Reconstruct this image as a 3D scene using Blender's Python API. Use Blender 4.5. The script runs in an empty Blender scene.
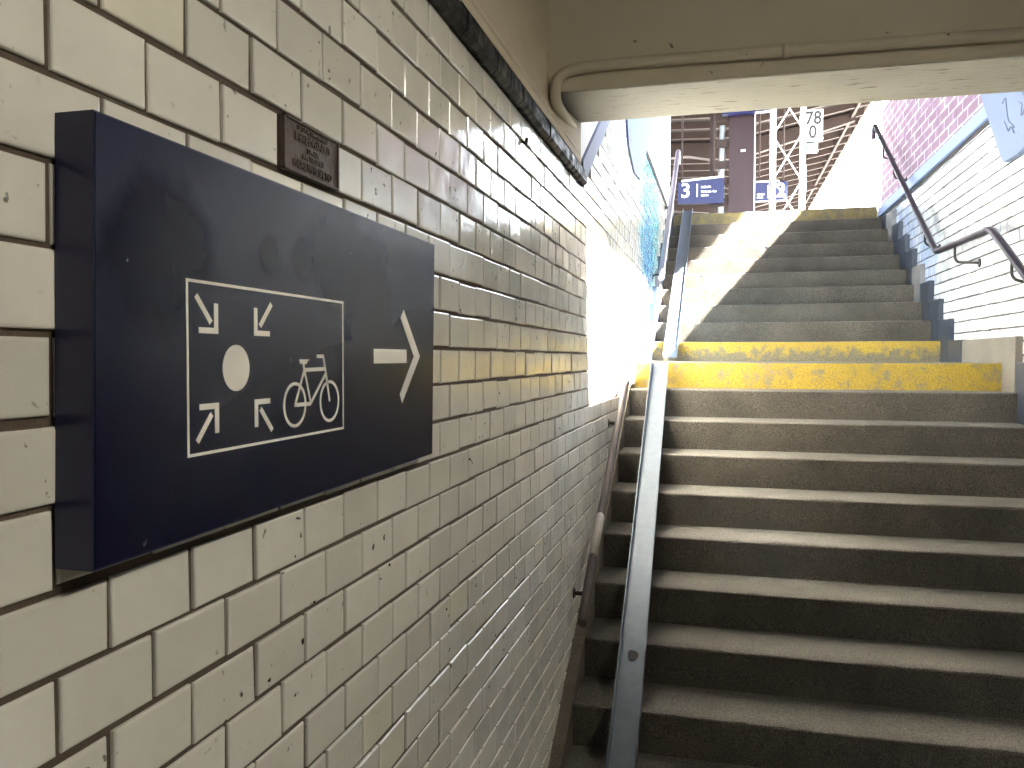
import bpy, bmesh, math, random
from mathutils import Vector, Matrix
random.seed(7)
S = bpy.context.scene
COL = S.collection
ZE = 1.673                       # eye height above the tunnel floor
def E(z): return z + ZE

# ------------------------------------------------------------------ node materials
def new_mat(name):
    m = bpy.data.materials.new(name); m.use_nodes = True
    nt = m.node_tree; b = nt.nodes['Principled BSDF']
    return m, nt, b
def N(nt, t, **kw):
    n = nt.nodes.new(t)
    for k, v in kw.items():
        if k in n.inputs: n.inputs[k].default_value = v
        else: setattr(n, k, v)
    return n
def L(nt, a, b): nt.links.new(a, b)
def pos(nt): return N(nt, 'ShaderNodeNewGeometry').outputs['Position']
def noise(nt, vec, scale, detail=4, rough=.55):
    n = N(nt, 'ShaderNodeTexNoise'); n.inputs['Scale'].default_value = scale
    n.inputs['Detail'].default_value = detail; n.inputs['Roughness'].default_value = rough
    L(nt, vec, n.inputs['Vector']); return n.outputs['Fac']
def ramp(nt, fac, p0, p1, c0=(0,0,0,1), c1=(1,1,1,1)):
    r = N(nt, 'ShaderNodeValToRGB'); e = r.color_ramp.elements
    e[0].position, e[1].position = p0, p1; e[0].color, e[1].color = c0, c1
    L(nt, fac, r.inputs['Fac']); return r.outputs['Color']
def mix(nt, fac, a, b, mode='MIX'):
    m = N(nt, 'ShaderNodeMix', data_type='RGBA', blend_type=mode)
    if hasattr(fac, 'links'): L(nt, fac, m.inputs[0])
    else: m.inputs[0].default_value = fac
    for i, v in ((6, a), (7, b)):
        if hasattr(v, 'links'): L(nt, v, m.inputs[i])
        else: m.inputs[i].default_value = (*v, 1) if len(v) == 3 else v
    return m.outputs[2]
def math_(nt, op, a, b=0.0):
    m = N(nt, 'ShaderNodeMath', operation=op)
    for i, v in ((0, a), (1, b)):
        if hasattr(v, 'links'): L(nt, v, m.inputs[i])
        else: m.inputs[i].default_value = v
    return m.outputs[0]
def bump(nt, b, h, strength=.3, dist=.01):
    n = N(nt, 'ShaderNodeBump'); n.inputs['Strength'].default_value = strength
    n.inputs['Distance'].default_value = dist; L(nt, h, n.inputs['Height']); L(nt, n.outputs[0], b.inputs['Normal'])
def plain(name, c, rough=.6, metal=0., var=.12, scale=12, bmp=.0, bscale=120):
    m, nt, b = new_mat(name); p = pos(nt)
    f = noise(nt, p, scale, 5)
    col = mix(nt, f, tuple(x*(1-var) for x in c), tuple(min(1, x*(1+var)) for x in c))
    L(nt, col, b.inputs['Base Color']); b.inputs['Roughness'].default_value = rough; b.inputs['Metallic'].default_value = metal
    if bmp: bump(nt, b, noise(nt, p, bscale, 3), bmp, .004)
    return m
def spheres_mask(nt, p, balls):
    """soft blobs at world places: value 1 at the middle, 0 outside"""
    out = None
    for (c, r) in balls:
        d = N(nt, 'ShaderNodeVectorMath', operation='DISTANCE'); L(nt, p, d.inputs[0]); d.inputs[1].default_value = c
        v = math_(nt, 'SUBTRACT', 1.0, math_(nt, 'DIVIDE', d.outputs['Value'], r))
        out = v if out is None else math_(nt, 'MAXIMUM', out, v)
    return out

def tile_material(name, base, spots=True, tint=None, rough=.1):
    m, nt, b = new_mat(name); p = pos(nt)
    g = N(nt, 'ShaderNodeNewGeometry')
    rnd = g.outputs['Random Per Island']
    dark = tuple(x*.86 for x in base); lite = tuple(min(1, x*1.07) for x in base)
    col = mix(nt, rnd, dark, lite)
    odd = math_(nt, 'MULTIPLY', ramp(nt, rnd, .95, .97), .45)
    col = mix(nt, odd, col, (base[0]*1.0, base[1]*.97, base[2]*.8))
    cloud = ramp(nt, noise(nt, p, 9, 5), .35, .75)
    col = mix(nt, math_(nt, 'MULTIPLY', cloud, .22), col, tuple(x*.62 for x in base))
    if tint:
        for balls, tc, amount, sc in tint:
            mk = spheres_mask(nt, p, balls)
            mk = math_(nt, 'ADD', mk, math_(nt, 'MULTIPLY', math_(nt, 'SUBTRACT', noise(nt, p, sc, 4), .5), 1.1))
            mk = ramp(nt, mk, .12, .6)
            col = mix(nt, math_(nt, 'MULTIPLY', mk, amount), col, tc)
    if spots:
        s = ramp(nt, noise(nt, p, 58, 2, .5), .675, .715)
        zone = ramp(nt, noise(nt, p, 7, 2), .48, .6)
        s = math_(nt, 'MULTIPLY', s, zone)
        col = mix(nt, s, col, (.035, .025, .018))
        scr = ramp(nt, noise(nt, p, 28, 6, .7), .70, .74)
        scr = math_(nt, 'MULTIPLY', scr, ramp(nt, noise(nt, p, 5.3, 1), .56, .62))
        col = mix(nt, math_(nt, 'MULTIPLY', scr, .75), col, (.09, .07, .05))
    L(nt, col, b.inputs['Base Color'])
    rr = N(nt, 'ShaderNodeMapRange'); L(nt, noise(nt, p, 22, 5), rr.inputs[0])
    rr.inputs['From Min'].default_value = .35; rr.inputs['From Max'].default_value = .7
    rr.inputs['To Min'].default_value = rough*.7; rr.inputs['To Max'].default_value = rough*2.2
    L(nt, rr.outputs[0], b.inputs['Roughness'])
    b.inputs['IOR'].default_value = 1.65
    bump(nt, b, noise(nt, p, 15, 2), .22, .006)
    return m

def concrete(name, lite, dark, speck=.55, stain=.5, rough=.88):
    m, nt, b = new_mat(name); p = pos(nt)
    f = noise(nt, p, 190, 3, .65); f = ramp(nt, f, .38, .64)
    col = mix(nt, f, dark, lite)
    f2 = ramp(nt, noise(nt, p, 2.6, 6, .6), .34, .72)
    col = mix(nt, math_(nt, 'MULTIPLY', f2, stain), col, tuple(x*.4 for x in dark))
    f3 = ramp(nt, noise(nt, p, 420, 1), .62, .72)
    col = mix(nt, math_(nt, 'MULTIPLY', f3, speck), col, tuple(min(1, x*1.6) for x in lite))
    L(nt, col, b.inputs['Base Color']); b.inputs['Roughness'].default_value = rough
    bump(nt, b, noise(nt, p, 160, 4, .7), .55, .004)
    return m
ZTOP_WORN = .1347                # eye-level height of the edge whose paint has worn away from below
def yellow_paint(name, wear, under, ztop=None, span=.1, amount=1.):
    m, nt, b = new_mat(name); p = pos(nt)
    f = noise(nt, p, 14, 7, .72)
    if ztop:
        sep = N(nt, 'ShaderNodeSeparateXYZ'); L(nt, p, sep.inputs[0])
        f = math_(nt, 'ADD', f, math_(nt, 'MULTIPLY', math_(nt, 'SUBTRACT', ztop-.055, sep.outputs['Z']), 2.2))
    w = ramp(nt, f, wear-.05, wear+.09)
    if amount < 1: w = math_(nt, 'SUBTRACT', 1.0, math_(nt, 'MULTIPLY', math_(nt, 'SUBTRACT', 1.0, w), amount))
    yel = mix(nt, ramp(nt, noise(nt, p, 120, 3), .35, .65), (.245, .16, .016), (.40, .275, .025))
    yel = mix(nt, math_(nt, 'MULTIPLY', ramp(nt, noise(nt, p, 3.5, 5), .4, .7), .55), yel, (.26, .18, .03))
    spk = mix(nt, ramp(nt, noise(nt, p, 210, 2), .4, .65), tuple(x*.5 for x in under), tuple(x*1.3 for x in under))
    L(nt, mix(nt, w, yel, spk), b.inputs['Base Color']); b.inputs['Roughness'].default_value = .7
    bump(nt, b, noise(nt, p, 160, 4, .7), .5, .004)
    return m

CREAM = (.71, .685, .60)
M = {}
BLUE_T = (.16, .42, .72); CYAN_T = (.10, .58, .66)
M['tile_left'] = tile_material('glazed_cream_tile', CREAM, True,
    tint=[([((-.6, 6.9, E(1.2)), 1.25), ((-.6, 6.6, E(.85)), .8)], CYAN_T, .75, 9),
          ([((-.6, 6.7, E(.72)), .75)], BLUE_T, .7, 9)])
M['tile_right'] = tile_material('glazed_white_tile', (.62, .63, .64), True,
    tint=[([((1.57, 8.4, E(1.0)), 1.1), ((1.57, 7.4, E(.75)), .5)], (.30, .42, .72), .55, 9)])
M['mortar'] = plain('dark_mortar', (.085, .062, .042), .95, bmp=.5)
M['mortar_grey'] = plain('grey_mortar', (.065, .06, .058), .95, bmp=.5)
M['black_tile'] = tile_material('black_glazed_tile', (.010, .009, .008), False, rough=.42)
M['black_tile'].node_tree.nodes['Principled BSDF'].inputs['Specular IOR Level'].default_value = .15
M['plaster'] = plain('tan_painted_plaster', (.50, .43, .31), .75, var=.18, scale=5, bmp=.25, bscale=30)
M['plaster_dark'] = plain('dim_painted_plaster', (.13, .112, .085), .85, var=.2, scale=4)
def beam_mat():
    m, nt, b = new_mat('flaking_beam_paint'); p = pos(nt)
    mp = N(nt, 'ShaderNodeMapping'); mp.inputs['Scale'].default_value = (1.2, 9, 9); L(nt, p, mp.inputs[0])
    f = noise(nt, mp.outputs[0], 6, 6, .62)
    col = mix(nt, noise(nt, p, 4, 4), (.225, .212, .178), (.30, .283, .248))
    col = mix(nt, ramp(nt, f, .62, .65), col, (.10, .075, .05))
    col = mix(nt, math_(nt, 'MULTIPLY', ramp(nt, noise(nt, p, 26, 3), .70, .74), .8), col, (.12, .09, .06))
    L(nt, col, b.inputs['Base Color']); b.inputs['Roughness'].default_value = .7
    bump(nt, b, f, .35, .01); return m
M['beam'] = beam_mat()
def lit_front_mat():  # tan paint with its colour lightened to make up for weak lamp light
    m, nt, b = new_mat('tan_beam_paint_lit'); p = pos(nt)
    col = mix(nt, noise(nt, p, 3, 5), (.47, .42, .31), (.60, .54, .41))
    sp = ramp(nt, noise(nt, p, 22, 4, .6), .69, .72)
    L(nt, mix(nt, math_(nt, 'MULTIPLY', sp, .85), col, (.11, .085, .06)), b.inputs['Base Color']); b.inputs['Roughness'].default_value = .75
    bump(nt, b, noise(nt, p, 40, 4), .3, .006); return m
M['beam_lit'] = lit_front_mat()
M['white_plaster'] = plain('white_plaster', (.80, .79, .76), .85, var=.06, bmp=.15)
M['tread'] = concrete('worn_concrete_tread', (.205, .188, .16), (.062, .056, .046), .7, .5)
M['riser'] = concrete('dirty_concrete_riser', (.140, .120, .095), (.030, .026, .020), .3, .65)
M['yellow'] = yellow_paint('yellow_riser_paint', .56, (.2, .17, .12))
M['yellow_worn'] = yellow_paint('worn_yellow_riser_paint', .53, (.17, .145, .09), E(ZTOP_WORN), .10)
M['yellow_faint'] = yellow_paint('faint_yellow_riser_paint', .50, (.15, .13, .075), None, .1, .35)
M['skirt_plaster'] = concrete('brown_plaster_skirting', (.20, .165, .12), (.10, .08, .06), .2, .5)
M['grey_plaster'] = concrete('grey_plaster_skirting', (.20, .18, .15), (.11, .1, .082), .2, .45)
M['slate_tile'] = plain('slate_blue_tile', (.030, .038, .055), .35, var=.2, scale=6)
M['pale_tile'] = plain('pale_grey_tile', (.17, .165, .165), .45, var=.2)
M['floor'] = concrete('tunnel_floor', (.14, .125, .105), (.07, .062, .05), .3, .4)
M['galv'] = plain('galvanized_steel', (.13, .15, .18), .45, .55, var=.22, scale=26)
M['black_rubber'] = plain('black_patch', (.015, .015, .015), .6)
M['rail_dark'] = plain('dark_steel_tube', (.05, .04, .052), .35, .55, var=.25, scale=18)
M['rail_brown'] = plain('brown_rusty_rail', (.085, .066, .06), .6, .25, var=.3, scale=22, bmp=.3)
M['rail_grey'] = plain('grey_repair_sleeve', (.36, .32, .28), .55, .2, var=.2, scale=30)
M['rail_violet'] = plain('violet_grey_tube', (.24, .20, .24), .4, .5, var=.25, scale=20)
M['iron'] = plain('dark_bracket_iron', (.04, .033, .03), .6, .5, var=.3)
M['sign_white'] = plain('cream_white_sign_film', (.80, .77, .68), .5, var=.05)
M['sign_edge'] = plain('navy_sign_enamel', (.012, .013, .045), .3, var=.2)
def sign_face():
    m, nt, b = new_mat('navy_sign_face'); p = pos(nt)
    mp = N(nt, 'ShaderNodeMapping'); mp.inputs['Scale'].default_value = (1, 3.5, 3.5); L(nt, p, mp.inputs[0])
    haze = ramp(nt, noise(nt, mp.outputs[0], .8, 3), .30, .75)
    clean = spheres_mask(nt, p, [((-.557, .632+.095, E(-.19+.305)), .095), ((-.557, .632+.075, E(-.19+.285)), .09),
        ((-.557, .632+.49, E(-.19+.345)), .105), ((-.557, .632+.60, E(-.19+.30)), .10), ((-.557, .632+.30, E(-.19+.318)), .03), ((-.557, .632+.38, E(-.19+.325)), .035)])
    clean = math_(nt, 'ADD', clean, math_(nt, 'MULTIPLY', math_(nt, 'SUBTRACT', noise(nt, p, 18, 3), .5), .7))
    clean = ramp(nt, clean, -.12, .42)
    # paler tint on the upper part, fading below the middle of the panel
    sep = N(nt, 'ShaderNodeSeparateXYZ'); L(nt, p, sep.inputs[0])
    up = N(nt, 'ShaderNodeMapRange', interpolation_type='SMOOTHSTEP'); L(nt, sep.outputs['Z'], up.inputs[0])
    up.inputs['From Min'].default_value = E(-.10); up.inputs['From Max'].default_value = E(.16)
    pale_tint = math_(nt, 'MULTIPLY', up.outputs[0], math_(nt, 'ADD', .65, math_(nt, 'MULTIPLY', haze, .35)))
    pale_tint = math_(nt, 'MULTIPLY', pale_tint, math_(nt, 'SUBTRACT', 1.0, clean))
    col = mix(nt, pale_tint, (.005, .0055, .020), (.034, .039, .070))
    sp = math_(nt, 'MULTIPLY', ramp(nt, noise(nt, p, 60, 2), .755, .77), ramp(nt, noise(nt, p, 4, 1), .5, .6))
    col = mix(nt, sp, col, (.5, .5, .48))
    L(nt, col, b.inputs['Base Color'])
    b.inputs['Roughness'].default_value = .24; b.inputs['IOR'].default_value = 1.45; b.inputs['Specular IOR Level'].default_value = .2
    return m
M['sign_face'] = sign_face()
M['cast_iron'] = plain('rust_brown_cast_iron', (.10, .072, .055), .55, .35, var=.45, scale=38, bmp=.5, bscale=90)
M['coping'] = plain('grey_blue_coping_paint', (.20, .26, .42), .6, var=.08)
M['band'] = plain('grey_blue_band_paint', (.13, .14, .20), .6, var=.12)
M['shade_line'] = plain('shade_line', (.05, .045, .045), .9)  # dark colour that paints the shadow line beneath the copings
M['patch_blue'] = plain('pale_blue_render', (.14, .175, .275), .7, var=.08, scale=4)
M['marker'] = plain('dark_marker_line', (.07, .08, .12), .6)
def mural():
    m, nt, b = new_mat('blue_cyan_spray_paint'); p = pos(nt)
    f = ramp(nt, noise(nt, p, 3.2, 3), .42, .56)
    col = mix(nt, f, (.02, .10, .115), (.022, .032, .12))
    L(nt, col, b.inputs['Base Color']); b.inputs['Roughness'].default_value = .5; return m
M['mural'] = mural()
def pink_brick():
    m, nt, b = new_mat('pink_brick'); p = pos(nt)
    sep = N(nt, 'ShaderNodeSeparateXYZ'); L(nt, p, sep.inputs[0])
    cmb = N(nt, 'ShaderNodeCombineXYZ'); L(nt, math_(nt, 'ADD', sep.outputs['Y'], sep.outputs['X']), cmb.inputs[0]); L(nt, sep.outputs['Z'], cmb.inputs[1])
    br = N(nt, 'ShaderNodeTexBrick'); L(nt, cmb.outputs[0], br.inputs['Vector'])
    br.inputs['Scale'].default_value = 1; br.inputs['Brick Width'].default_value = .25; br.inputs['Row Height'].default_value = .083
    br.inputs['Mortar Size'].default_value = .009; br.inputs['Color1'].default_value = (.20, .108, .155, 1)
    br.inputs['Color2'].default_value = (.28, .17, .235, 1); br.inputs['Mortar'].default_value = (.55, .51, .55, 1)
    L(nt, mix(nt, ramp(nt, noise(nt, p, 5, 5), .4, .7), br.outputs['Color'], (.19, .11, .17)), b.inputs['Base Color'])
    b.inputs['Roughness'].default_value = .85; bump(nt, b, br.outputs['Fac'], -.4, .01); return m
M['pink_brick'] = pink_brick()
M['canopy_brown'] = plain('brown_canopy_paint', (.029, .016, .0125), .7, var=.25, scale=3)
M['canopy_deck'] = plain('dark_canopy_boards', (.009, .0056, .0048), .85, var=.3, scale=4)
M['canopy_pale'] = plain('pale_gutter', (.28, .23, .20), .6, var=.15)
M['column'] = plain('plum_brown_column', (.025, .0105, .013), .5, .1, var=.2, scale=5)
M['steel_white'] = plain('white_mast_paint', (.85, .84, .82), .5, var=.06)
M['pipe_pale'] = plain('pale_downpipe', (.60, .66, .68), .45, .2, var=.1)
M['rail_blue'] = plain('station_blue', (.0045, .008, .058), .4, var=.1)
M['white'] = plain('white_board', (.84, .84, .82), .5, var=.04)
M['black'] = plain('black_digits', (.015, .015, .015), .6)
M['grey_box'] = plain('grey_box', (.11, .13, .135), .6)
M['platform'] = concrete('platform_paving', (.26, .25, .23), (.18, .17, .16), .2, .3)
def glow():
    m, nt, b = new_mat('warm_fill_light'); b.inputs['Base Color'].default_value = (.8, .8, .8, 1)
    b.inputs['Emission Color'].default_value = (1, .945, .83, 1); b.inputs['Emission Strength'].default_value = 112; return m  # glow of the added fill lamp
M['fill_glow'] = glow()
M['teal'] = plain('teal_paint', (.05, .26, .26), .5)

# ------------------------------------------------------------------ mesh building
class MB:
    def __init__(s): s.v = []; s.f = []; s.mi = []; s.sm = []
    def face(s, idx, mi=0, sm=False): s.f.append(tuple(idx)); s.mi.append(mi); s.sm.append(sm)
    def box(s, a, b, mi=0, bev=0.):
        x0, y0, z0 = (min(p, q) for p, q in zip(a, b)); x1, y1, z1 = (max(p, q) for p, q in zip(a, b))
        if bev:
            bm = bmesh.new(); bmesh.ops.create_cube(bm, size=1)
            for v in bm.verts: v.co = Vector((x0+(x1-x0)*(v.co.x+.5), y0+(y1-y0)*(v.co.y+.5), z0+(z1-z0)*(v.co.z+.5)))
            bmesh.ops.bevel(bm, geom=list(bm.edges), offset=bev, segments=2, affect='EDGES', profile=.5)
            s.from_bm(bm, mi); return
        o = len(s.v)
        s.v += [(x0,y0,z0),(x1,y0,z0),(x1,y1,z0),(x0,y1,z0),(x0,y0,z1),(x1,y0,z1),(x1,y1,z1),(x0,y1,z1)]
        for q in ((0,3,2,1),(4,5,6,7),(0,1,5,4),(1,2,6,5),(2,3,7,6),(3,0,4,7)): s.face([o+i for i in q], mi)
    def from_bm(s, bm, mi=0, sm=False):
        o = len(s.v); bm.verts.ensure_lookup_table()
        for i, v in enumerate(bm.verts): v.index = i
        s.v += [tuple(v.co) for v in bm.verts]
        for f in bm.faces: s.face([o+v.index for v in f.verts], mi, sm)
        bm.free()
    def prism(s, poly, vec, mi=0):
        """flat polygon (3-D points, any order of turn) swept by vec"""
        n = len(poly); o = len(s.v); vec = Vector(vec); P = [Vector(p) for p in poly]
        nrm = Vector((0,0,0))
        for i in range(n): nrm += P[i].cross(P[(i+1) % n])
        if nrm.dot(vec) > 0: P.reverse()
        s.v += [tuple(p) for p in P] + [tuple(p+vec) for p in P]
        s.face(range(o, o+n), mi); s.face([o+n+i for i in reversed(range(n))], mi)
        for i in range(n):
            j = (i+1) % n; s.face([o+j, o+i, o+n+i, o+n+j], mi)
    def tube(s, pts, r, seg=12, mi=0, caps=True, flat=None):
        P = [Vector(p) for p in pts]; n = len(P); o = len(s.v)
        up = Vector((0,0,1)); rings = []
        t0 = (P[1]-P[0]).normalized()
        a = up.cross(t0) if abs(up.dot(t0)) < .98 else Vector((1,0,0)).cross(t0)
        a.normalize()
        for i in range(n):
            t = (P[min(i+1, n-1)]-P[max(i-1, 0)]).normalized()
            a = (a - t*a.dot(t)).normalized(); b = t.cross(a)
            for k in range(seg):
                w = 2*math.pi*k/seg
                s.v.append(tuple(P[i] + a*math.cos(w)*r + b*math.sin(w)*(flat or r)))
        for i in range(n-1):
            for k in range(seg):
                k2 = (k+1) % seg
                s.face([o+i*seg+k, o+i*seg+k2, o+(i+1)*seg+k2, o+(i+1)*seg+k], mi, True)
        if caps:
            s.face([o+k for k in reversed(range(seg))], mi); s.face([o+(n-1)*seg+k for k in range(seg)], mi)
    def disc(s, c, r, axis, th, mi=0, seg=32, hole=0.):
        """round plate with its flat side towards axis ('x','-y')"""
        c = Vector(c); U, V, W = {'x': ((0,1,0),(0,0,1),(1,0,0)), '-y': ((1,0,0),(0,0,1),(0,-1,0)), 'z': ((1,0,0),(0,1,0),(0,0,1))}[axis]
        U, V, W = Vector(U), Vector(V), Vector(W); o = len(s.v)
        def ring(rad, h): s.v.extend(tuple(c+U*math.cos(2*math.pi*k/seg)*rad+V*math.sin(2*math.pi*k/seg)*rad+W*h) for k in range(seg))
        ring(r, 0); ring(r, th)
        if hole:
            ring(hole, 0); ring(hole, th)
            for k in range(seg):
                q = (k+1) % seg
                s.face([o+k, o+q, o+seg+q, o+seg+k], mi); s.face([o+seg+k, o+seg+q, o+3*seg+q, o+3*seg+k], mi)
                s.face([o+3*seg+k, o+3*seg+q, o+2*seg+q, o+2*seg+k], mi); s.face([o+2*seg+k, o+2*seg+q, o+q, o+k], mi)
        else:
            for k in range(seg):
                q = (k+1) % seg; s.face([o+k, o+q, o+seg+q, o+seg+k], mi)
            s.face([o+seg+k for k in range(seg)], mi); s.face([o+k for k in reversed(range(seg))], mi)
    def build(s, name, mats, parent=None, loc=None):
        me = bpy.data.meshes.new(name); me.from_pydata(s.v, [], s.f)
        for m in (mats if isinstance(mats, (list, tuple)) else [mats]): me.materials.append(m)
        me.polygons.foreach_set('material_index', s.mi); me.polygons.foreach_set('use_smooth', s.sm); me.update()
        o = bpy.data.objects.new(name, me); COL.objects.link(o)
        if parent is not None:
            o.parent = parent; o.location = -Vector(parent.location) if parent.parent is None else (0,0,0)
        return o
def rounded(pts, r, n=6):
    """polyline with its corners rounded"""
    P = [Vector(p) for p in pts]; out = [P[0]]
    for i in range(1, len(P)-1):
        a, b, c = P[i-1], P[i], P[i+1]
        d1 = min(r, (a-b).length*.45); d2 = min(r, (c-b).length*.45)
        p = b+(a-b).normalized()*d1; q = b+(c-b).normalized()*d2
        for k in range(n+1):
            t = k/n; out.append(p*(1-t)**2 + b*2*t*(1-t) + q*t*t)
    out.append(P[-1]); return out
def subdiv(pts, step):
    out = []; P = [Vector(p) for p in pts]
    for a, b in zip(P, P[1:]):
        n = max(1, int((b-a).length/step))
        out += [a+(b-a)*i/n for i in range(n)]
    return out+[P[-1]]
def thing(name, label, cat, loc=(0,0,0), group=None):
    o = bpy.data.objects.new(name, None); COL.objects.link(o); o.location = loc; o.empty_display_size = .1
    o['label'] = label; o['category'] = cat
    if group: o['group'] = group
    return o
def tag(o, label, cat, group=None):
    o['label'] = label; o['category'] = cat
    if group: o['group'] = group
    return o
def struct(o): o['kind'] = 'structure'; return o
def text_mesh(name, body, size, origin, U, V, W, mat, parent, th=.002, align='CENTER', bold=0., sx=1.):
    cu = bpy.data.curves.new(name+'_curve', 'FONT'); cu.body = body; cu.size = size; cu.extrude = th/2; cu.offset = bold
    cu.align_x = align; cu.align_y = 'CENTER'; cu.resolution_u = 4
    t = bpy.data.objects.new(name+'_curve', cu); COL.objects.link(t)
    dg = bpy.context.evaluated_depsgraph_get(); dg.update()
    me = bpy.data.meshes.new_from_object(t.evaluated_get(dg)); me.name = name
    bpy.data.objects.remove(t); bpy.data.curves.remove(cu)
    U, V, W = Vector(U), Vector(V), Vector(W); o0 = Vector(origin)
    for v in me.vertices: v.co = o0 + U*v.co.x*sx + V*v.co.y + W*v.co.z
    me.materials.clear(); me.materials.append(mat)
    o = bpy.data.objects.new(name, me); COL.objects.link(o)
    o.parent = parent; o.location = -Vector(parent.location) if parent.parent is None else (0,0,0)
    return o

# ------------------------------------------------------------------ measured layout (eye-level z, metres)
XL, XR = -.60, 1.604
Y0, Z0, RL, TL_ = 5.316, -.023, .165, .2773      # landing front, rise, going of the lower flight
YU, ZU, RU, TU = 6.713, .1347, .1649, .3035      # first step of the upper flight
OV = .030                                        # risers lean back under their noses
def noseL(k): return Y0-k*TL_, E(Z0-k*RL)
def noseU(k): return YU+(k-1)*TU, E(ZU+(k-1)*RU)
YT, ZT = noseU(10)
BEAM_Y0, BEAM_Y1, BEAM_Z = 3.08, 3.50, E(1.005)

# ------------------------------------------------------------------ tiled walls
def tile_wall(name, x, sgn, y0, y1, z0, z1, zl, yl, mats, keep=None, tilt=.009, pw=.1335, ph=.0801, joint=.0075):
    mb = MB(); rnd = random.Random(11 if sgn > 0 else 12)
    rec = .005
    r0 = math.floor((z0-zl)/ph); r1 = math.ceil((z1-zl)/ph)
    for r in range(r0, r1):
        za, zb = zl+r*ph, zl+(r+1)*ph
        off = yl + (pw/2 if r % 2 else 0)
        c0 = math.floor((y0-off)/pw); c1 = math.ceil((y1-off)/pw)
        for c in range(c0, c1):
            ya, yb = max(off+c*pw, y0), min(off+(c+1)*pw, y1)
            zza, zzb = max(za, z0), min(zb, z1)
            if yb-ya < .02 or zzb-zza < .015: continue
            if keep and not keep((ya+yb)/2, (zza+zzb)/2): continue
            jy, jz = joint/2*rnd.uniform(.75, 1.25), joint/2*rnd.uniform(.75, 1.2)
            dz = rnd.gauss(0, .0009)
            A, B, C, D = ya+jy, yb-jy, zza+jz+dz, zzb-jz+dz
            ty, tz = rnd.gauss(0, tilt), rnd.gauss(0, tilt); pr = rnd.gauss(0, .0007)
            cy, cz = (A+B)/2, (C+D)/2; o = len(mb.v)
            def fx(yy, zz, d): return x + sgn*(d + pr + (yy-cy)*ty + (zz-cz)*tz)
            for d, i in ((-rec-.002, 0.), (-.0022, 0.), (-.0006, .0012), (0., .0034)):
                for yy, zz in ((A+i, C+i), (B-i, C+i), (B-i, D-i), (A+i, D-i)):
                    mb.v.append((fx(yy, zz, d), yy, zz))
            for lv in range(3):
                for q in range(4):
                    q2 = (q+1) % 4; a = o+lv*4
                    f = [a+q, a+q2, a+4+q2, a+4+q]
                    mb.face(f if sgn > 0 else f[::-1], 0, False)
            f = [o+12, o+13, o+14, o+15]; mb.face(f if sgn > 0 else f[::-1], 0, False)
    return mb
def rail_z(y, yref, zref, m): return zref + (y-yref)*m
# ---- left wall
def left_keep(y, z):
    if y < 3.50: return z < E(.745)
    return z < E(.735 + (y-3.50)*.61)
wl = tile_wall('wall_left', XL, 1, -2.6, 9.46, 0.0, E(1.585), E(-.4595), .694, None, left_keep)
wl.box((XL-.30, -2.6, -.1), (XL-.005, 3.5, E(.80)), 1)
wl.box((XL-.30, 3.5, -.1), (XL-.005, 9.46, E(1.60)), 1)
wall_left = struct(wl.build('wall_left', [M['tile_left'], M['mortar']]))
# white rendered wall above the sloped band and the parapet above the coping
up = MB()
up.prism([(XL-.003, 3.50, E(.74)), (XL-.003, 3.50, E(2.9)), (XL-.003, 5.1, E(2.9)), (XL-.003, 5.1, E(1.70))], (-.02, 0, 0))
up.box((XL-.30, 3.5, E(1.60)), (XL-.004, 9.46, E(2.95)))
struct(up.build('parapet_left', M['white_plaster'], wall_left)); 
bd = MB()
bd.prism([(XL-.004, 3.50, E(.735)), (XL-.004, 3.50, E(.845)), (XL-.004, 4.92, E(1.71)), (XL-.004, 4.92, E(1.60))], (.014, 0, 0))
struct(bd.build('sloped_band', M['band'], wall_left))
cp = MB(); cp.box((XL-.004, 4.9, E(1.585)), (XL+.006, 9.46, E(1.625))); cp.box((XL-.004, 4.9, E(1.625)), (XL+.010, 9.46, E(1.70)), 1)
struct(cp.build('coping', [M['shade_line'], M['white_plaster']], wall_left))
# spray-painted area over the coping
ml = MB()
pts = [(5.12, 1.46), (5.20, 1.34), (5.55, 1.24), (5.95, 1.28), (6.25, 1.45), (6.5, 1.70), (6.75, 1.84), (7.25, 2.1), (7.3, 2.5), (6.4, 2.55), (5.6, 2.3), (5.15, 1.9)]
ml.prism([(XL+.0115, y, E(z)) for y, z in pts], (-.03, 0, 0))
struct(ml.build('spray_paint', M['mural'], wall_left))
td = MB(); td.prism([(XL+.0006, .655, E(-.40)), (XL+.0006, .662, E(-.402)), (XL+.0006, .664, E(-.425)), (XL+.0006, .675, E(-.432)), (XL+.0006, .668, E(-.44)), (XL+.0006, .655, E(-.445))], (.0012, 0, 0))
struct(td.build('teal_paint_mark', M['teal'], wall_left))

# stepped plaster skirting along the lower flight, left
sk = MB()
def nl(y): return E(Z0-(Y0-y)*RL/TL_)
prof = []; rr = random.Random(9); y = 2.30
while y < 5.30:
    prof.append((XL-.004, y, max(nl(y)+.012+rr.uniform(-.012, .006), .02))); y += .045
prof += [(XL-.004, 5.30, E(Z0)+.10), (XL-.004, 6.50, E(Z0)+.10), (XL-.004, 6.50, E(Z0)-.5), (XL-.004, 4.3, E(Z0)-.9), (XL-.004, 3.0, .0), (XL-.004, 2.30, 0)]
sk.prism(prof, (.049, 0, 0), 0)
for k in range(1, 11):
    yk, zk = noseU(k)
    ya = yk-.21; yb = yk+TU-.21 if k < 10 else 9.44
    sk.box((XL-.004, ya, zk-.6), (XL+.042, yb, zk+.15), 1 if k not in (4, 7) else 2)
struct(sk.build('baseboard_left', [M['skirt_plaster'], M['slate_tile'], M['pale_tile']]))

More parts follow.
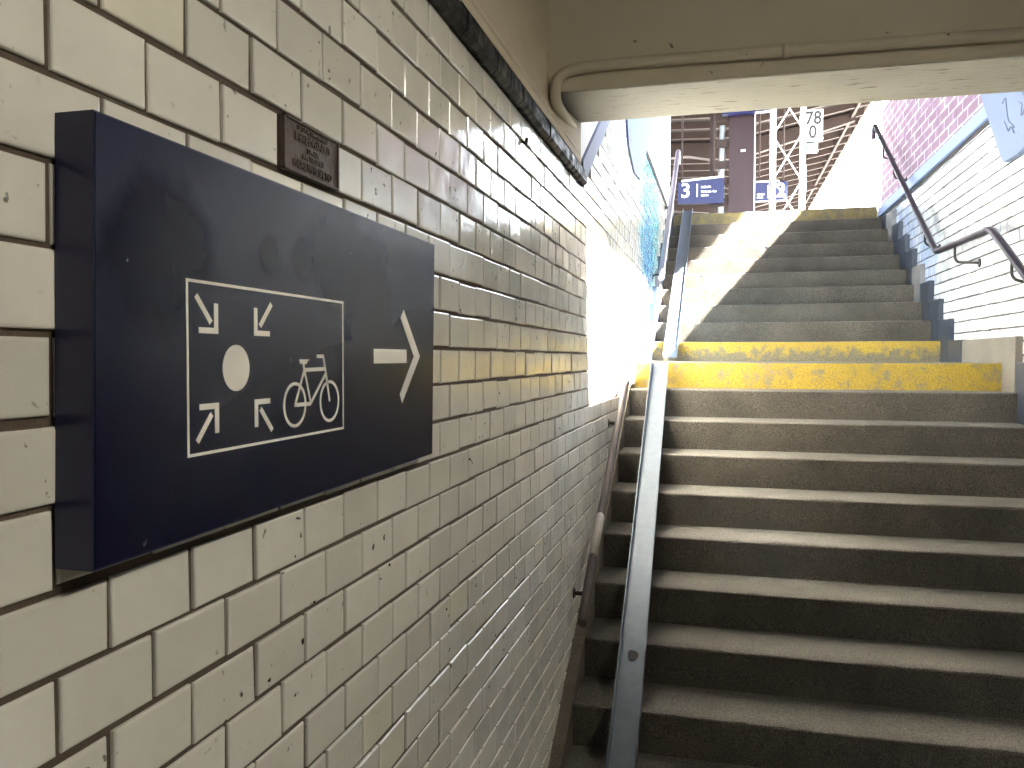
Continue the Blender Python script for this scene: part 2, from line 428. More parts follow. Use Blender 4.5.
# ---- black trim and mouldings above the tiles of the tunnel
tr = MB()
y = -2.6; rr = random.Random(5)
while y < 3.50:
    y2 = min(y+.1335, 3.505)
    prof = [(XL-.005, E(.742)), (XL+.012, E(.738)), (XL+.026, E(.75)), (XL+.026, E(.79)), (XL+.012, E(.812)), (XL-.02, E(.818))]
    j = rr.gauss(0, .0012)
    tr.prism([(px+j, y+.001, pz) for px, pz in prof], (0, y2-y-.002, 0)); y = y2
struct(tr.build('trim_1', M['black_tile']))
mo = MB()
for prof in ([(XL-.02, E(.818)), (XL+.008, E(.822)), (XL+.008, E(.846)), (XL-.02, E(.85))],
             [(XL-.04, E(.85)), (XL-.012, E(.858)), (XL-.004, E(.875)), (XL-.014, E(.90)), (XL-.05, E(.915))]):
    mo.prism([(px, -2.6, pz) for px, pz in prof], (0, 2.6+3.46, 0))
struct(mo.build('trim_2', M['plaster']))
wu = MB(); wu.box((XL-.30, -2.6, E(.80)), (XL-.055, BEAM_Y1, E(1.42)))
wu.prism([(XL-.055, BEAM_Y0, E(.86)), (XL-.002, BEAM_Y1+.004, E(.86)), (XL-.055, BEAM_Y1+.004, E(.86))], (0, 0, .15))
struct(wu.build('wall_left_upper', M['plaster']))

# ---- right wall of the stairs
wr = tile_wall('wall_right', XR, -1, 3.5, 9.46, 0.0, E(1.50), E(-.4595), .66, None, joint=.0105)
wr.box((XR+.005, 3.5, -.1), (XR+.30, 9.46, E(1.50)), 1)
wall_right = struct(wr.build('wall_right', [M['tile_right'], M['mortar_grey']]))
cp = MB(); cp.box((XR-.008, 3.5, E(1.475)), (XR+.30, 9.46, E(1.50)), 0); cp.box((XR-.03, 3.5, E(1.50)), (XR+.30, 9.46, E(1.60)), 1, .008)  # dark strip first, painted shade below the jutting coping
struct(cp.build('coping', [M['shade_line'], M['coping']], wall_right))
pw_ = MB(); pw_.box((XR, 3.3, E(1.60)), (XR+.24, 9.46, E(2.62)))
struct(pw_.build('parapet_right', M['pink_brick'], wall_right))
pp = MB(); pp.prism([(XR-.034, 5.86, E(1.68)), (XR-.034, 5.40, E(1.15)), (XR-.034, 5.15, E(1.14)), (XR-.034, 4.6, E(1.20)), (XR-.034, 4.6, E(1.68))], (.05, 0, 0))
struct(pp.build('render_patch', M['patch_blue'], wall_right))
gr = MB(); rr = random.Random(3)
for stroke in ([(5.42,1.50),(5.36,1.52),(5.33,1.42),(5.30,1.36),(5.24,1.33),(5.20,1.30)], [(5.37,1.38),(5.30,1.30),(5.26,1.33),(5.20,1.27)],
               [(5.30,1.55),(5.22,1.58),(5.18,1.52),(5.14,1.50)], [(5.16,1.43),(5.08,1.40),(5.10,1.33),(5.02,1.36),(4.98,1.30)], [(5.12,1.48),(5.05,1.43),(5.0,1.48)]):
    gr.tube(rounded([(XR-.035, a, E(b)) for a, b in stroke], .02, 3), .003, 5)
struct(gr.build('scribble', M['marker'], wall_right))
sk = MB()
for k in range(1, 11):
    yk, zk = noseU(k); ya = yk-.21; yb = yk+TU-.21 if k < 10 else 9.45
    sk.box((XR-.040, ya+.002, zk-.6), (XR+.004, yb-.002, min(zk+.155, E(1.47))), {4: 1, 8: 1}.get(k, 0), .003)
sk.box((XR-.040, 6.162, E(Z0)-.5), (XR+.004, 6.50, E(Z0)+.155), 0, .003)
sk.box((XR-.037, 5.10, E(Z0)-.5), (XR+.004, 6.155, E(Z0)+.15), 2, .003)
for k in range(1, 9):
    yk, zk = noseL(k); yb = yk+TL_-.21 if k > 1 else 5.095
    sk.box((XR-.040, yk-.21+.002, zk-.6), (XR+.004, yb-.002, zk+.17), 0, .003)
struct(sk.build('baseboard_right', [M['slate_tile'], M['pale_tile'], M['grey_plaster']]))

# ---- tunnel shell
fl = MB(); fl.box((XL-.3, -6.0, -.2), (4.2, 2.62, 0.0)); struct(fl.build('floor', M['floor']))
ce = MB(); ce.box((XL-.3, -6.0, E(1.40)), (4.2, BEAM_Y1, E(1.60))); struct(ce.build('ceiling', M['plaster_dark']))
bmn = MB()
nx = 60
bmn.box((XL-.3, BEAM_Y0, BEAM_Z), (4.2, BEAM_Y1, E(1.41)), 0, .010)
ob = struct(bmn.build('ceiling_beam', [M['beam_lit'], M['beam']]))
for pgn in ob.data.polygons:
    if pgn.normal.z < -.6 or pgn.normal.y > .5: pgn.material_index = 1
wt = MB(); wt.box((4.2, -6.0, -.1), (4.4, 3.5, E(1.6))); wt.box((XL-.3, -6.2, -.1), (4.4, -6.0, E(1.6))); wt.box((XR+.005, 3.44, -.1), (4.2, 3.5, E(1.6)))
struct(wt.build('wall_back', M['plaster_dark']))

# ------------------------------------------------------------------ staircase
stairs = thing('staircase', 'worn concrete staircase with two flights and yellow painted landing edge', 'staircase', ((XL+XR)/2, 2.6, 0))
def step_mesh(yn, zn, zb, yb, seedv, mats, riser_mi=1, wear=.004, deep=.03, ov=.010):
    """one block step: tread, worn nose and leaning riser, cut fine along its length"""
    rnd = random.Random(seedv); mb = MB(); nx = 70
    xs = [XL+.036 + (XR-XL-.074)*i/nx for i in range(nx+1)]
    # profile from back of tread to nose, down the riser, to the bottom
    rows = []
    ph_ = [rnd.uniform(0, 6.28) for _ in range(6)]
    for i, x in enumerate(xs):
        w = abs(rnd.gauss(0, wear)) + .5*wear*(math.sin(x*7+ph_[0])+math.sin(x*17+ph_[1]))
        w = max(w, 0)
        sag = .004*math.exp(-((x-.35)/.6)**2)      # hollowed by feet in the walking line
        rows.append([(x, yb, zn), (x, yn+.06, zn-sag*.5), (x, yn+.008+w*.6, zn-sag), (x, yn+.0025+w, zn-.003-sag), (x, yn+w*.7, zn-.009-w*.5),
                     (x, yn+ov*.3+w*.2, zn-.05), (x, yn+ov, zb), (x, yn+ov, zb-deep), (x, yb, zb-deep)])
    n = len(rows[0])
    for r in rows: mb.v += r
    for i in range(nx):
        for j in range(n-1):
            a = i*n+j
            mb.face([a, a+1, a+n+1, a+n], 0 if j < 3 else riser_mi, 1 <= j <= 2)
        mb.face([i*n+n-1, i*n, (i+1)*n, (i+1)*n+n-1], 0)
    mb.face([j for j in reversed(range(n))], 0); mb.face([nx*n+j for j in range(n)], 0)
    return mb
SM = [M['tread'], M['riser'], M['yellow'], M['yellow_worn'], M['yellow_faint']]
for k in range(9, 0, -1):
    yn, zn = noseL(k); zb = zn-RL
    step_mesh(yn, zn, max(zb, -.0), noseL(k-1)[0]+OV+.002 if k > 1 else Y0+OV, 100+k, SM).build('step', SM, stairs)
o = step_mesh(Y0, E(Z0), E(Z0-RL), YU+OV, 200, SM, 2, .003, ov=.004).build('landing', SM, stairs); o['label'] = 'landing with bright yellow painted front edge'
for k in range(1, 11):
    yn, zn = noseU(k); zb = (noseU(k-1)[1] if k > 1 else E(Z0))
    o = step_mesh(yn, zn, zb, yn+TU+OV if k < 10 else yn+.34, 300+k, SM, {1: 3, 10: 4}.get(k, 1), .003, ov=.0).build('step', SM, stairs)
    if k == 1: o['label'] = 'step with worn yellow painted riser'
    if k == 10: o['label'] = 'top step with faded yellow edge'
pf = MB(); pf.box((-6, YT+.34, ZT-.3), (6, 40, ZT-.002)); pf.box((XR+.01, 3.3, ZT-.3), (6, YT+.34, ZT-.002)); pf.box((-6, 3.3, ZT-.3), (XL-.31, YT+.34, ZT-.002))
struct(pf.build('floor_platform', M['platform']))

# ------------------------------------------------------------------ bicycle wheel ramps (galvanized channels)
def channel(pa, pb, w, lip, th=.004):
    mb = MB(); a, b = Vector(pa), Vector(pb); t = (b-a).normalized()
    sx = Vector((1, 0, 0)); sx = (sx - t*sx.dot(t)).normalized(); n = sx.cross(t)
    if n.z < 0: n = -n
    h = w/2
    prof = [(-h, lip), (-h, 0), (h, 0), (h, lip), (h-th, lip), (h-th, th+.004), (h-th-.004, th), (-h+th+.004, th), (-h+th, th+.004), (-h+th, lip)]
    mb.prism([a+sx*u+n*v for u, v in prof], b-a)
    return mb, sx, n, t
def on_low(y, h): return E(Z0-(Y0-y)*RL/TL_)+h
r1 = thing('bicycle_ramp', 'grey galvanized channel ramp lying on the lower flight of steps', 'bicycle ramp', (-.33, 2.5, 0), 'bicycle wheel ramps')
mb, sx, n, t = channel((-.328, 2.45, on_low(2.45, .012)), (-.391, 5.275, on_low(5.275, .012)), .108, .034)
mb.build('channel', M['galv'], r1)
c = Vector((-.345, 3.30, on_low(3.30, .018)))
dk = MB(); ring = []
for i in range(14):
    w = 2*math.pi*i/14; rad = .0215*(1+.10*math.sin(3*w+1))
    ring.append(c + sx*math.cos(w)*rad*1.0 + t*math.sin(w)*rad*1.25)
dk.prism(ring, n*.002); o = dk.build('sticker', M['black_rubber'], r1); o['label'] = 'round black sticker on the channel'
def on_up(y, h): return E(ZU+(y-YU)*RU/TU)+h
r2 = thing('bicycle_ramp', 'galvanized channel ramp on the upper flight, half in sun and half in shade', 'bicycle ramp', (-.4, 6.5, E(Z0)), 'bicycle wheel ramps')
mb, *_ = channel((-.402, 6.44, on_up(6.44, .014)), (-.408, 9.50, on_up(9.50, .014)), .108, .034)
mb.build('channel', M['galv'], r2)

# ------------------------------------------------------------------ handrails
rl = thing('handrail', 'low brown rail with a pale sleeve on tiled wall beside the lower steps', 'handrail', (-.55, 3.2, .5))
XA = -.545
low = [(XA, 3.25, E(-1.075)), (XA, 3.40, E(-.96)), (XA, 3.62, E(-.81)), (XA, 3.88, E(-.66)), (XA, 4.18, E(-.475)), (XA, 4.60, E(-.235)), (XA, 4.92, E(-.045))]
mb = MB(); mb.tube(subdiv(low, .08), .019, 12, flat=.028); mb.build('rail_tube', M['rail_brown'], rl)
mb = MB(); mb.tube([(XA, 3.53, E(-.871)), (XA, 3.62, E(-.81)), (XA, 3.75, E(-.735))], .0205, 12, flat=.0295); o = mb.build('sleeve', M['rail_grey'], rl); o['label'] = 'pale grey repair sleeve'
for (y, z) in ((3.36, -.985), (4.40, -.35)):
    mb = MB(); mb.tube([(XL, y, E(z)), (XA, y, E(z))], .009, 8); mb.disc((XL, y, E(z)), .02, 'x', .006); mb.build('bracket', M['iron'], rl)
ru_ = thing('handrail', 'violet grey tube handrail on left wall beside the upper steps', 'handrail', (-.52, 7, E(.3)))
up_pts = [(-.50, 6.80, E(.655)), (-.502, 6.88, E(.712)), (-.545, 9.95, E(2.45)), (-.545, 10.02, E(2.46)), (-.545, 10.05, E(2.32))]
mb = MB(); mb.tube(subdiv(rounded(up_pts, .06), .2), .026, 12); mb.build('rail_tube', M['rail_violet'], ru_)
for y, z in ((7.15, .86), (8.6, 1.69), (9.3, 2.08)):
    x = -.51-(y-7)*.014
    mb = MB(); mb.tube(rounded([(x, y, E(z)-.02), (x, y, E(z)-.13), (XL, y+.0, E(z)-.15)], .05), .009, 8); mb.disc((XL, y, E(z)-.15), .03, 'x', .006); mb.build('bracket', M['iron'], ru_)
rr_ = thing('handrail', 'dark steel tube handrail bent along right tiled wall', 'handrail', (1.49, 6, E(0)))
XH = 1.495
pts = [(XH, 9.30, E(2.29)), (XH, 9.30, E(2.41)), (XH, 9.249, E(2.426)), (XH, 6.592, E(.7805)), (XH, 5.3138, E(.7532)), (XH, 4.739, E(.431)), (XH, 2.9, E(-.67))]
mb = MB(); mb.tube(subdiv(rounded(pts, .07), .15), .0225, 14); mb.build('rail_tube', M['rail_dark'], rr_)
def jbr(y, z, dy):
    mb = MB(); mb.tube(rounded([(XH, y, E(z)-.02), (XH, y, E(z)-.12), (XR, y+dy, E(z)-.145)], .045, 6), .0085, 8)
    mb.disc((XR-.008, y+dy, E(z)-.145), .028, 'x', .008); mb.build('bracket', M['iron'], rr_)
jbr(6.08, .768, -.16); jbr(4.95, .545, -.06); jbr(6.95, 1.0, 0); jbr(8.2, 1.776, 0); jbr(3.9, -.07, 0)
mb = MB(); mb.tube(rounded([(XH, 8.75, E(2.11)), (XH, 8.75, E(1.97)), (XR, 8.75, E(1.95))], .03, 4), .008, 8); mb.build('bracket', M['iron'], rr_)

# ------------------------------------------------------------------ conduit along the beam
cd = thing('conduit_pipe', 'tan painted pipe bending along the ceiling beam above the stairs', 'pipe', (0, 3.05, E(1.06)))
mb = MB(); mb.tube(rounded([(2.6, BEAM_Y0-.022, E(1.046)), (-.40, BEAM_Y0-.022, E(1.088)), (-.61, BEAM_Y0-.022, E(1.080)), (-.630, BEAM_Y0-.02, E(.972)), (-.630, 3.60, E(.975))], .11, 8), .021, 12)
mb.build('pipe', M['beam_lit'], cd)
for x in (.2, 1.2):
    mb = MB(); mb.tube([(x-.012, BEAM_Y0-.022, E(1.088-.014*(x+.4))), (x+.012, BEAM_Y0-.022, E(1.088-.014*(x+.4)))], .0245, 12); mb.build('clip', M['beam_lit'], cd)

# ------------------------------------------------------------------ big blue sign on the left wall
SX, SY, SZ = -.557, .632, E(-.19)
sg = thing('wall_sign', 'large dark blue metal sign with bicycle pictogram on the tiled wall', 'sign', (SX-.02, SY+.45, SZ))
SC = [(-.0085, -.0065), (.8925, -.0005), (.9075, .4140), (0, .4150)]
mb = MB(); mb.prism([(SX, SY+u, SZ+v) for u, v in SC], (XL+.001-SX, 0, 0)); mb.build('sign_box', M['sign_edge'], sg)
mb = MB(); mb.prism([(SX+.0008, SY+u+(.002 if u < .5 else -.002), SZ+v+(.002 if v < .2 else -.002)) for u, v in SC], (-.0015, 0, 0)); mb.build('face_panel', M['sign_face'], sg)
FX = SX+.0008
def sp(u, v): return Vector((FX, SY+u, SZ+v))
def flat(mb, pts): mb.prism([sp(*p) for p in pts], (.0006, 0, 0))
def bar(mb, a, b, w):
    a, b = Vector((*a, 0)), Vector((*b, 0)); d = (b-a).normalized(); n = Vector((-d.y, d.x, 0))*w/2
    flat(mb, [(p.x, p.y) for p in (a+n, b+n, b-n, a-n)])
mb = MB(); u0, u1, v0, v1, t = .1285, .5015, .082, .2745, .0034
flat(mb, [(u0, v0), (u1, v0), (u1, v0+t), (u0, v0+t)]); flat(mb, [(u0, v1-t), (u1, v1-t), (u1, v1), (u0, v1)])
flat(mb, [(u0, v0+t), (u0+t, v0+t), (u0+t, v1-t), (u0, v1-t)]); flat(mb, [(u1-t, v0+t), (u1, v0+t), (u1, v1-t), (u1-t, v1-t)])
mb.build('border_frame', M['sign_white'], sg)
mb = MB(); mb.disc(sp(.2208, .1775), .0272, 'x', .0006, 0, 48); mb.build('meeting_dot', M['sign_white'], sg)
for mu in (1, -1):
    for mv in (1, -1):
        def q(u, v): return (.2222+mu*(u-.2222), .1775+mv*(v-.1775))
        mb = MB()
        flat(mb, [q(*p) for p in ((.178, .2231), (.1855, .2231), (.1855, .2508), (.178, .2508))])
        flat(mb, [q(*p) for p in ((.150, .2165), (.1855, .2165), (.1855, .2231), (.150, .2231))])
        bar(mb, q(.1455, .2575), q(.1722, .2288), .0066)
        mb.build('small_arrow', M['sign_white'], sg)
mb = MB()
for cx in (.3565, .4560): mb.disc(sp(cx, .1266), .0305, 'x', .0006, 0, 44, .0262)
for a, b, w in (((.3555, .1262), (.3998, .1258), .0052), ((.3821, .173), (.4000, .126), .0042), ((.3566, .1262), (.3821, .173), .0042),
                ((.3815, .173), (.443, .1737), .0052), ((.4453, .168), (.3998, .1265), .0045), ((.4385, .188), (.4426, .175), .0045), ((.4426, .175), (.4562, .1264), .0045), ((.3821, .173), (.3794, .1835), .0045),
                ((.4183, .1918), (.4380, .1918), .0052), ((.4362, .193), (.440, .184), .0048)): bar(mb, a, b, w)
flat(mb, [(.3688, .1875), (.3967, .1875), (.3915, .1845), (.387, .1805), (.3705, .1815)])
mb.build('bicycle_symbol', M['sign_white'], sg)
mb = MB()
flat(mb, [(.6125, .1805), (.7557, .1805), (.7557, .2045), (.6125, .2045)])
flat(mb, [(.7425, .2756), (.8222, .1925), (.7917, .1925), (.7274, .2606)]); flat(mb, [(.8222, .1925), (.7344, .1091), (.7235, .1250), (.7917, .1925)])
mb.build('direction_arrow', M['sign_white'], sg)

# ------------------------------------------------------------------ cast iron plaque set into the tiles
PY0, PY1, PZ0, PZ1 = 1.030, 1.197, E(.2640), E(.3395)
pl = thing('plaque', 'small rusty brown cast iron plaque set above the blue sign', 'plaque', (XL, (PY0+PY1)/2, PZ0))
mb = MB(); mb.box((XL-.006, PY0, PZ0), (XL+.005, PY1, PZ1), 0, .002)
for a, b in (((PY0, PZ0), (PY1, PZ0+.003)), ((PY0, PZ1-.003), (PY1, PZ1)), ((PY0, PZ0), (PY0+.004, PZ1)), ((PY1-.004, PZ0), (PY1, PZ1))):
    mb.box((XL+.004, a[0], a[1]), (XL+.0075, b[0], b[1]), 0)
mb.build('plate', M['cast_iron'], pl)
for s, sz, v, sx in (('BAUUNTERNEHMG', .0095, .0655, 1.1), ('F.BREINGALLIS', .0165, .0525, 1.0), ('LEGER', .0105, .0385, 1.15), ('AN TELEHN', .0105, .0275, 1.15), ('GURLING SIETO', .0165, .0135, 1.0)):
    text_mesh('raised_lettering', s, sz, (XL+.0055, (PY0+PY1)/2, PZ0+v), (0,1,0), (0,0,1), (1,0,0), M['cast_iron'], pl, .003, bold=.0002, sx=sx)

hk = thing('wall_hook', 'tiny black hook stuck in a joint just below the black trim', 'hook', (XL, 2.45, E(.64)))
mb = MB(); mb.tube(rounded([(XL-.004, 2.432, E(.658)), (XL+.008, 2.437, E(.654)), (XL+.009, 2.452, E(.654)), (XL+.009, 2.462, E(.672))], .006, 4), .0055, 8); mb.build('hook', M['iron'], hk)

# ------------------------------------------------------------------ platform beyond the stairs
SGNV = ((1,0,0), (0,0,1), (0,-1,0))
# canopy: two wings meeting in a valley over the columns
XV, ZV, ZRt = .25, 4.66, 5.20
cn = thing('platform_canopy', 'brown ribbed platform canopy roof overhead beyond the stair top', 'canopy', (.25, 10, E(ZV)))
def zr(x): return E(ZV+(x-XV)*(ZRt-ZV)/(3.0-XV)) if x > XV else E(ZV+(XV-x)*.03)
def xe(y): return 2.82-(y-3)*.003
CY0, CY1 = 1.9, 34.0
mb = MB()
mb.prism([(xe(CY0), CY0, zr(xe(CY0))), (xe(CY1), CY1, zr(xe(CY1))), (XV, CY1, zr(XV)), (XV, CY0, zr(XV))], (0, 0, .05))
mb.build('right_roof_deck', M['canopy_deck'], cn)
mb = MB(); mb.prism([(XV, CY0, zr(XV)), (XV, CY1, zr(XV)), (-3.2, CY1, zr(-3.2)), (-3.2, CY0, zr(-3.2))], (0, 0, .05)); mb.build('left_roof_deck', M['canopy_deck'], cn)
yy = 1.98
while yy < CY1:
    x1 = xe(yy)-.03
    mb = MB()
    mb.prism([(XV, yy, zr(XV)+.01), (x1, yy, zr(x1)+.01), (x1, yy, zr(x1)-.13), (XV, yy, zr(XV)-.13)], (0, .09, 0))
    mb.prism([(XV, yy, zr(XV)+.01), (-3.15, yy, zr(-3.15)+.01), (-3.15, yy, zr(-3.15)-.13), (XV, yy, zr(XV)-.13)], (0, .09, 0))
    mb.build('rib', M['canopy_brown'], cn); yy += .74
for yb in (11.95, 18.2, 25.0, 31.5):
    mb = MB(); x1 = xe(yb)-.2
    mb.prism([(XV, yb, zr(XV)-.05), (x1, yb, zr(x1)-.05), (x1, yb, zr(x1)-.22), (XV, yb, zr(XV)-.42)], (0, .16, 0))
    mb.prism([(XV, yb, zr(XV)-.05), (-2.9, yb, zr(-2.9)-.05), (-2.9, yb, zr(-2.9)-.22), (XV, yb, zr(XV)-.42)], (0, .16, 0))
    mb.build('cross_beam', M['canopy_brown'], cn)
mb = MB(); mb.prism([(xe(CY0)-.02, CY0, zr(xe(CY0))-.1), (xe(CY0)+.10, CY0, zr(xe(CY0))-.1), (xe(CY0)+.10, CY0, zr(xe(CY0))+.06), (xe(CY0)-.02, CY0, zr(xe(CY0))+.06)], (xe(CY1)-xe(CY0), CY1-CY0, zr(xe(CY1))-zr(xe(CY0))))
mb.build('eaves_gutter', M['canopy_pale'], cn)
mb = MB(); mb.prism([(xe(CY0)-.3, CY0, zr(xe(CY0)-.3)-.16), (xe(CY0)-.24, CY0, zr(xe(CY0)-.24)-.16), (xe(CY0)-.24, CY0, zr(xe(CY0)-.24)), (xe(CY0)-.3, CY0, zr(xe(CY0)-.3))], (xe(CY1)-xe(CY0), CY1-CY0, zr(xe(CY1))-zr(xe(CY0))))
mb.build('edge_purlin', M['canopy_brown'], cn)

# column with batten plates and a pale downpipe
co = thing('canopy_column', 'plum brown steel column at the top of the stairs', 'column', (.2, 12.1, ZT))
mb = MB(); ztop = zr(XV)-.3
mb.box((.045, 12.0, ZT-.01), (.385, 12.02, ztop)); mb.box((.20, 12.02, ZT-.01), (.225, 12.28, ztop)); mb.box((.045, 12.28, ZT-.01), (.385, 12.30, ztop)); mb.build('main_post', M['column'], co)
mb = MB(); mb.box((.385, 11.99, ZT-.01), (.40, 12.06, ztop)); mb.build('edge_strip', M['steel_white'], co)
mb = MB(); mb.box((-.22, 12.06, ZT-.01), (-.14, 12.20, ztop)); mb.build('side_post', M['canopy_brown'], co)
for z in (2.15, 2.45, 2.68, 2.98, 3.35):
    mb = MB(); mb.box((-.18, 12.03, E(z)), (.06, 12.05, E(z)+.11)); mb.build('batten_plate', M['canopy_brown'], co)
mb = MB(); mb.tube([(-.05, 12.12, ZT-.01), (-.05, 12.12, E(3.3))], .042, 12); mb.build('downpipe', M['pipe_pale'], co)
mb = MB(); mb.box((.205, 11.998, E(2.895)), (.265, 12.0, E(2.925))); mb.build('sticker', M['white'], co)

# lattice mast
ms = thing('lattice_mast', 'white steel lattice mast in front of the plum column', 'mast', (.8, 11.5, ZT))
mtop = E(4.35)
for x in (.575, .955):
    for y in (11.45, 11.60):
        mb = MB(); mb.box((x, y, ZT-.01), (x+.07, y+.012, mtop)); mb.box((x if x < .8 else x+.058, y, ZT-.01), ((x if x < .8 else x+.058)+.012, y+.06, mtop)); mb.build('leg', M['steel_white'], ms)
zz = 1.75; d = 1
while zz < 3.7:
    for (p, q_) in (((.61, 11.445), (.99, 11.445)), ((.61, 11.615), (.99, 11.615)), ((.58, 11.46), (.58, 11.60)), ((1.02, 11.46), (1.02, 11.60))):
        a, b = ((p, q_) if (d > 0) == (p[1] < 11.5) else (q_, p))
        mb = MB(); mb.tube([(a[0], a[1], E(zz+.62)), (b[0], b[1], E(zz))], .010, 6); mb.build('diagonal', M['steel_white'], ms)
    zz += .62; d = -d

# number board on the mast
nb = thing('number_board', 'white board with black 78 over 0 on the lattice mast', 'sign', (1.1, 11.4, E(2.8)))
mb = MB(); mb.box((.985, 11.40, E(2.835)), (1.218, 11.43, E(3.24)), 0, .003); mb.box((.93, 11.40, E(3.12)), (1.0, 11.43, E(3.16))); mb.build('board', M['white'], nb)
text_mesh('digits', '78', .235, (1.102, 11.398, E(3.125)), *SGNV, M['black'], nb, .003, bold=.006, sx=.86)
text_mesh('digits', '0', .235, (1.095, 11.398, E(2.945)), *SGNV, M['black'], nb, .003, bold=.006, sx=.86)
bx = thing('junction_box', 'small grey box below the 78 number board', 'box', (1.08, 11.4, E(2.7)))
mb = MB(); mb.box((1.0, 11.40, E(2.71)), (1.16, 11.45, E(2.815)), 0, .006); mb.box((1.0, 11.39, E(2.69)), (1.16, 11.455, E(2.71)), 1); mb.build('housing', [M['grey_box'], M['white']], bx)

# blue platform signs
def stroke_words(parent, x0, z, widths, h, y):
    x = x0
    for w in widths:
        mb = MB(); mb.box((x, y-.0015, z), (x+w, y, z+h*.35)); k = x
        while k < x+w-.004:
            mb.box((k, y-.002, z), (k+.012, y, z+h*random.choice((.8, 1, 1)))); k += .017
        x += w+.02
        mb.build('small_lettering', M['white'], parent)
s3 = thing('platform_sign', 'blue sign with white 3 left of the plum column', 'sign', (-.33, 11.95, E(2.2)))
mb = MB(); mb.prism([(-.655, 11.92, E(2.20)), (-.02, 11.92, E(2.18)), (-.02, 11.92, E(2.535)), (-.655, 11.92, E(2.495))], (0, .12, 0)); mb.build('board', M['rail_blue'], s3)
mb = MB(); mb.prism([(-.60, 11.91, E(2.497)), (-.02, 11.91, E(2.535)), (-.02, 11.91, E(2.56)), (-.60, 11.91, E(2.522))], (0, .14, 0)); mb.build('top_rail', M['steel_white'], s3)
text_mesh('digit', '3', .285, (-.545, 11.917, E(2.365)), *SGNV, M['white'], s3, .004, bold=.004)
mb = MB(); mb.box((-.395, 11.917, E(2.28)), (-.378, 11.92, E(2.46))); mb.build('divider', M['white'], s3)
stroke_words(s3, -.33, E(2.40), (.13,), .028, 11.92); stroke_words(s3, -.33, E(2.335), (.14, .04), .028, 11.92); stroke_words(s3, -.33, E(2.285), (.09,), .028, 11.92)
for x in (-.60, -.16):
    mb = MB(); mb.tube([(x, 11.98, E(2.52)), (x, 11.98, zr(x)+.01)], .012, 8); mb.build('hanger_rod', M['canopy_brown'], s3)
s2 = thing('platform_sign', 'blue sign with white 2 partly behind the lattice mast', 'sign', (.63, 12.35, E(2.2)))
mb = MB(); mb.box((.41, 12.3, E(2.255)), (.85, 12.42, E(2.515)), 0, .004); mb.build('board', M['rail_blue'], s2)
mb = MB(); mb.box((.41, 12.29, E(2.515)), (.74, 12.43, E(2.535))); mb.build('top_rail', M['steel_white'], s2)
text_mesh('digit', '2', .275, (.765, 12.297, E(2.385)), *SGNV, M['white'], s2, .004, bold=.004)
mb = MB(); mb.box((.585, 12.297, E(2.29)), (.60, 12.3, E(2.47))); mb.build('divider', M['white'], s2)
stroke_words(s2, .44, E(2.335), (.10,), .024, 12.3); stroke_words(s2, .44, E(2.29), (.08,), .024, 12.3)
for x in (.47, .80):
    mb = MB(); mb.tube([(x, 12.36, E(2.51)), (x, 12.36, zr(x)+.01)], .012, 8); mb.build('hanger_rod', M['canopy_brown'], s2)
sb = thing('platform_sign', 'long blue sign panel hung across the top of the plum column', 'sign', (.3, 11.9, E(3.4)))
mb = MB(); mb.prism([(-.056, 11.84, E(3.385)), (.66, 11.84, E(3.40)), (.66, 11.84, E(3.85)), (-.056, 11.84, E(3.85))], (0, .12, 0)); mb.build('board', M['rail_blue'], sb)
mb = MB(); mb.box((-.056, 11.83, E(3.84)), (.66, 11.97, E(3.87))); mb.build('top_rail', M['steel_white'], sb)
for x in (.0, .6):
    mb = MB(); mb.tube([(x, 11.9, E(3.86)), (x, 11.9, zr(x)+.01)], .012, 8); mb.build('hanger_rod', M['canopy_brown'], sb)
# cable pipe bent below the canopy ribs, left of the column
cb = thing('cable_pipe', 'thin brown pipe bent under the canopy left of the column', 'pipe', (-.5, 12.6, E(3)))
mb = MB(); mb.tube(rounded([(-.95, 12.5, E(2.96)), (-.55, 12.5, E(2.99)), (-.22, 12.5, E(2.92)), (-.09, 12.5, E(2.76)), (-.09, 12.5, ZT)], .05), .016, 8); mb.tube([(-.95, 12.5, E(2.96)), (-.95, 12.5, zr(-.95)+.01)], .012, 8); mb.build('pipe', M['canopy_pale'], cb)

# ------------------------------------------------------------------ fill lamp (added out of view on the ceiling to light the near wall)
tl = thing('fill_lamp', 'added fill lamp, a long white tube out of view under the tunnel ceiling', 'lamp', (1.6, .2, E(1.38)))
mb = MB(); mb.box((1.55, -.5, E(1.345)), (1.65, .9, E(1.40)), 0, .006); mb.build('housing', M['white'], tl)
mb = MB(); mb.tube([(1.6, -.45, E(1.305)), (1.6, .85, E(1.305))], .03, 16); mb.build('tube', M['fill_glow'], tl)

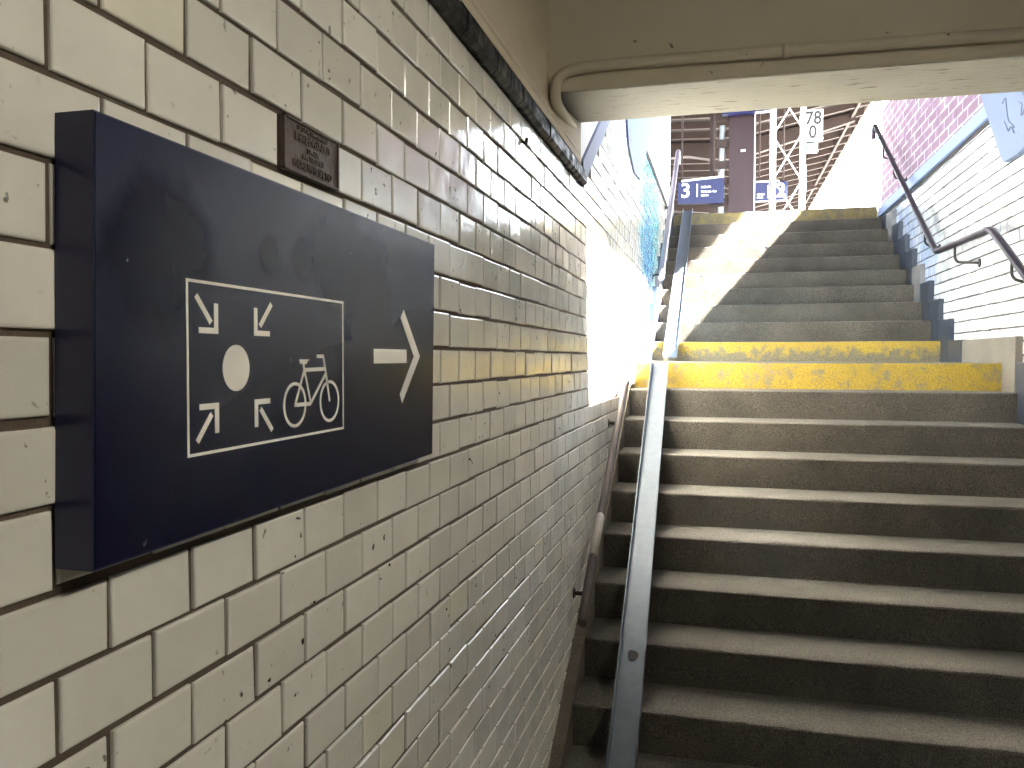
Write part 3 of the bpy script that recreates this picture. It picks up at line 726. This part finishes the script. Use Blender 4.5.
# ------------------------------------------------------------------ daylight
sd = bpy.data.lights.new('sun', 'SUN'); sd.energy = 300; sd.angle = math.radians(.6); sd.color = (1, .97, .91)
so = bpy.data.objects.new('sun', sd); COL.objects.link(so)
tosun = Vector((1, -.18, 1.28)).normalized(); so.rotation_euler = tosun.to_track_quat('Z', 'Y').to_euler()
w = bpy.data.worlds.new('sky'); S.world = w; w.use_nodes = True
bg = w.node_tree.nodes['Background']; bg.inputs['Strength'].default_value = 14.5
_tc = w.node_tree.nodes.new('ShaderNodeTexCoord'); _sp = w.node_tree.nodes.new('ShaderNodeSeparateXYZ'); w.node_tree.links.new(_tc.outputs['Generated'], _sp.inputs[0])
_rp = w.node_tree.nodes.new('ShaderNodeValToRGB'); w.node_tree.links.new(_sp.outputs['Z'], _rp.inputs['Fac']); w.node_tree.links.new(_rp.outputs['Color'], bg.inputs['Color'])
_rp.color_ramp.elements[0].position = 0.0; _rp.color_ramp.elements[0].color = (.035, .033, .03, 1)
_rp.color_ramp.elements[1].position = .03; _rp.color_ramp.elements[1].color = (.86, .93, 1.0, 1)
_e = _rp.color_ramp.elements.new(1.0); _e.color = (.62, .80, 1.0, 1)

# ------------------------------------------------------------------ camera
cd_ = bpy.data.cameras.new('camera'); cam = bpy.data.objects.new('camera', cd_); COL.objects.link(cam)
F = Vector((-.2501, .9677, -.0318)); R = Vector((.9682, .2502, .0021)); U = Vector((-.0100, .0303, .9995))
m3 = Matrix((R, U, -F)).transposed(); cam.matrix_world = Matrix.Translation((0, 0, ZE)) @ m3.to_4x4()
cd_.sensor_width = 36; cd_.lens = 818.4/1024*36; cd_.clip_start = .02; cd_.clip_end = 300
S.camera = cam
S.view_settings.view_transform = 'Standard'; S.view_settings.look = 'None'; S.view_settings.gamma = 1; S.view_settings.exposure = 0
S.view_settings.use_curve_mapping = False
S.cycles.use_denoising = True
S.cycles.max_bounces = 10; S.cycles.diffuse_bounces = 6; S.cycles.glossy_bounces = 5
S.cycles.sample_clamp_indirect = 60; S.cycles.blur_glossy = 0.0
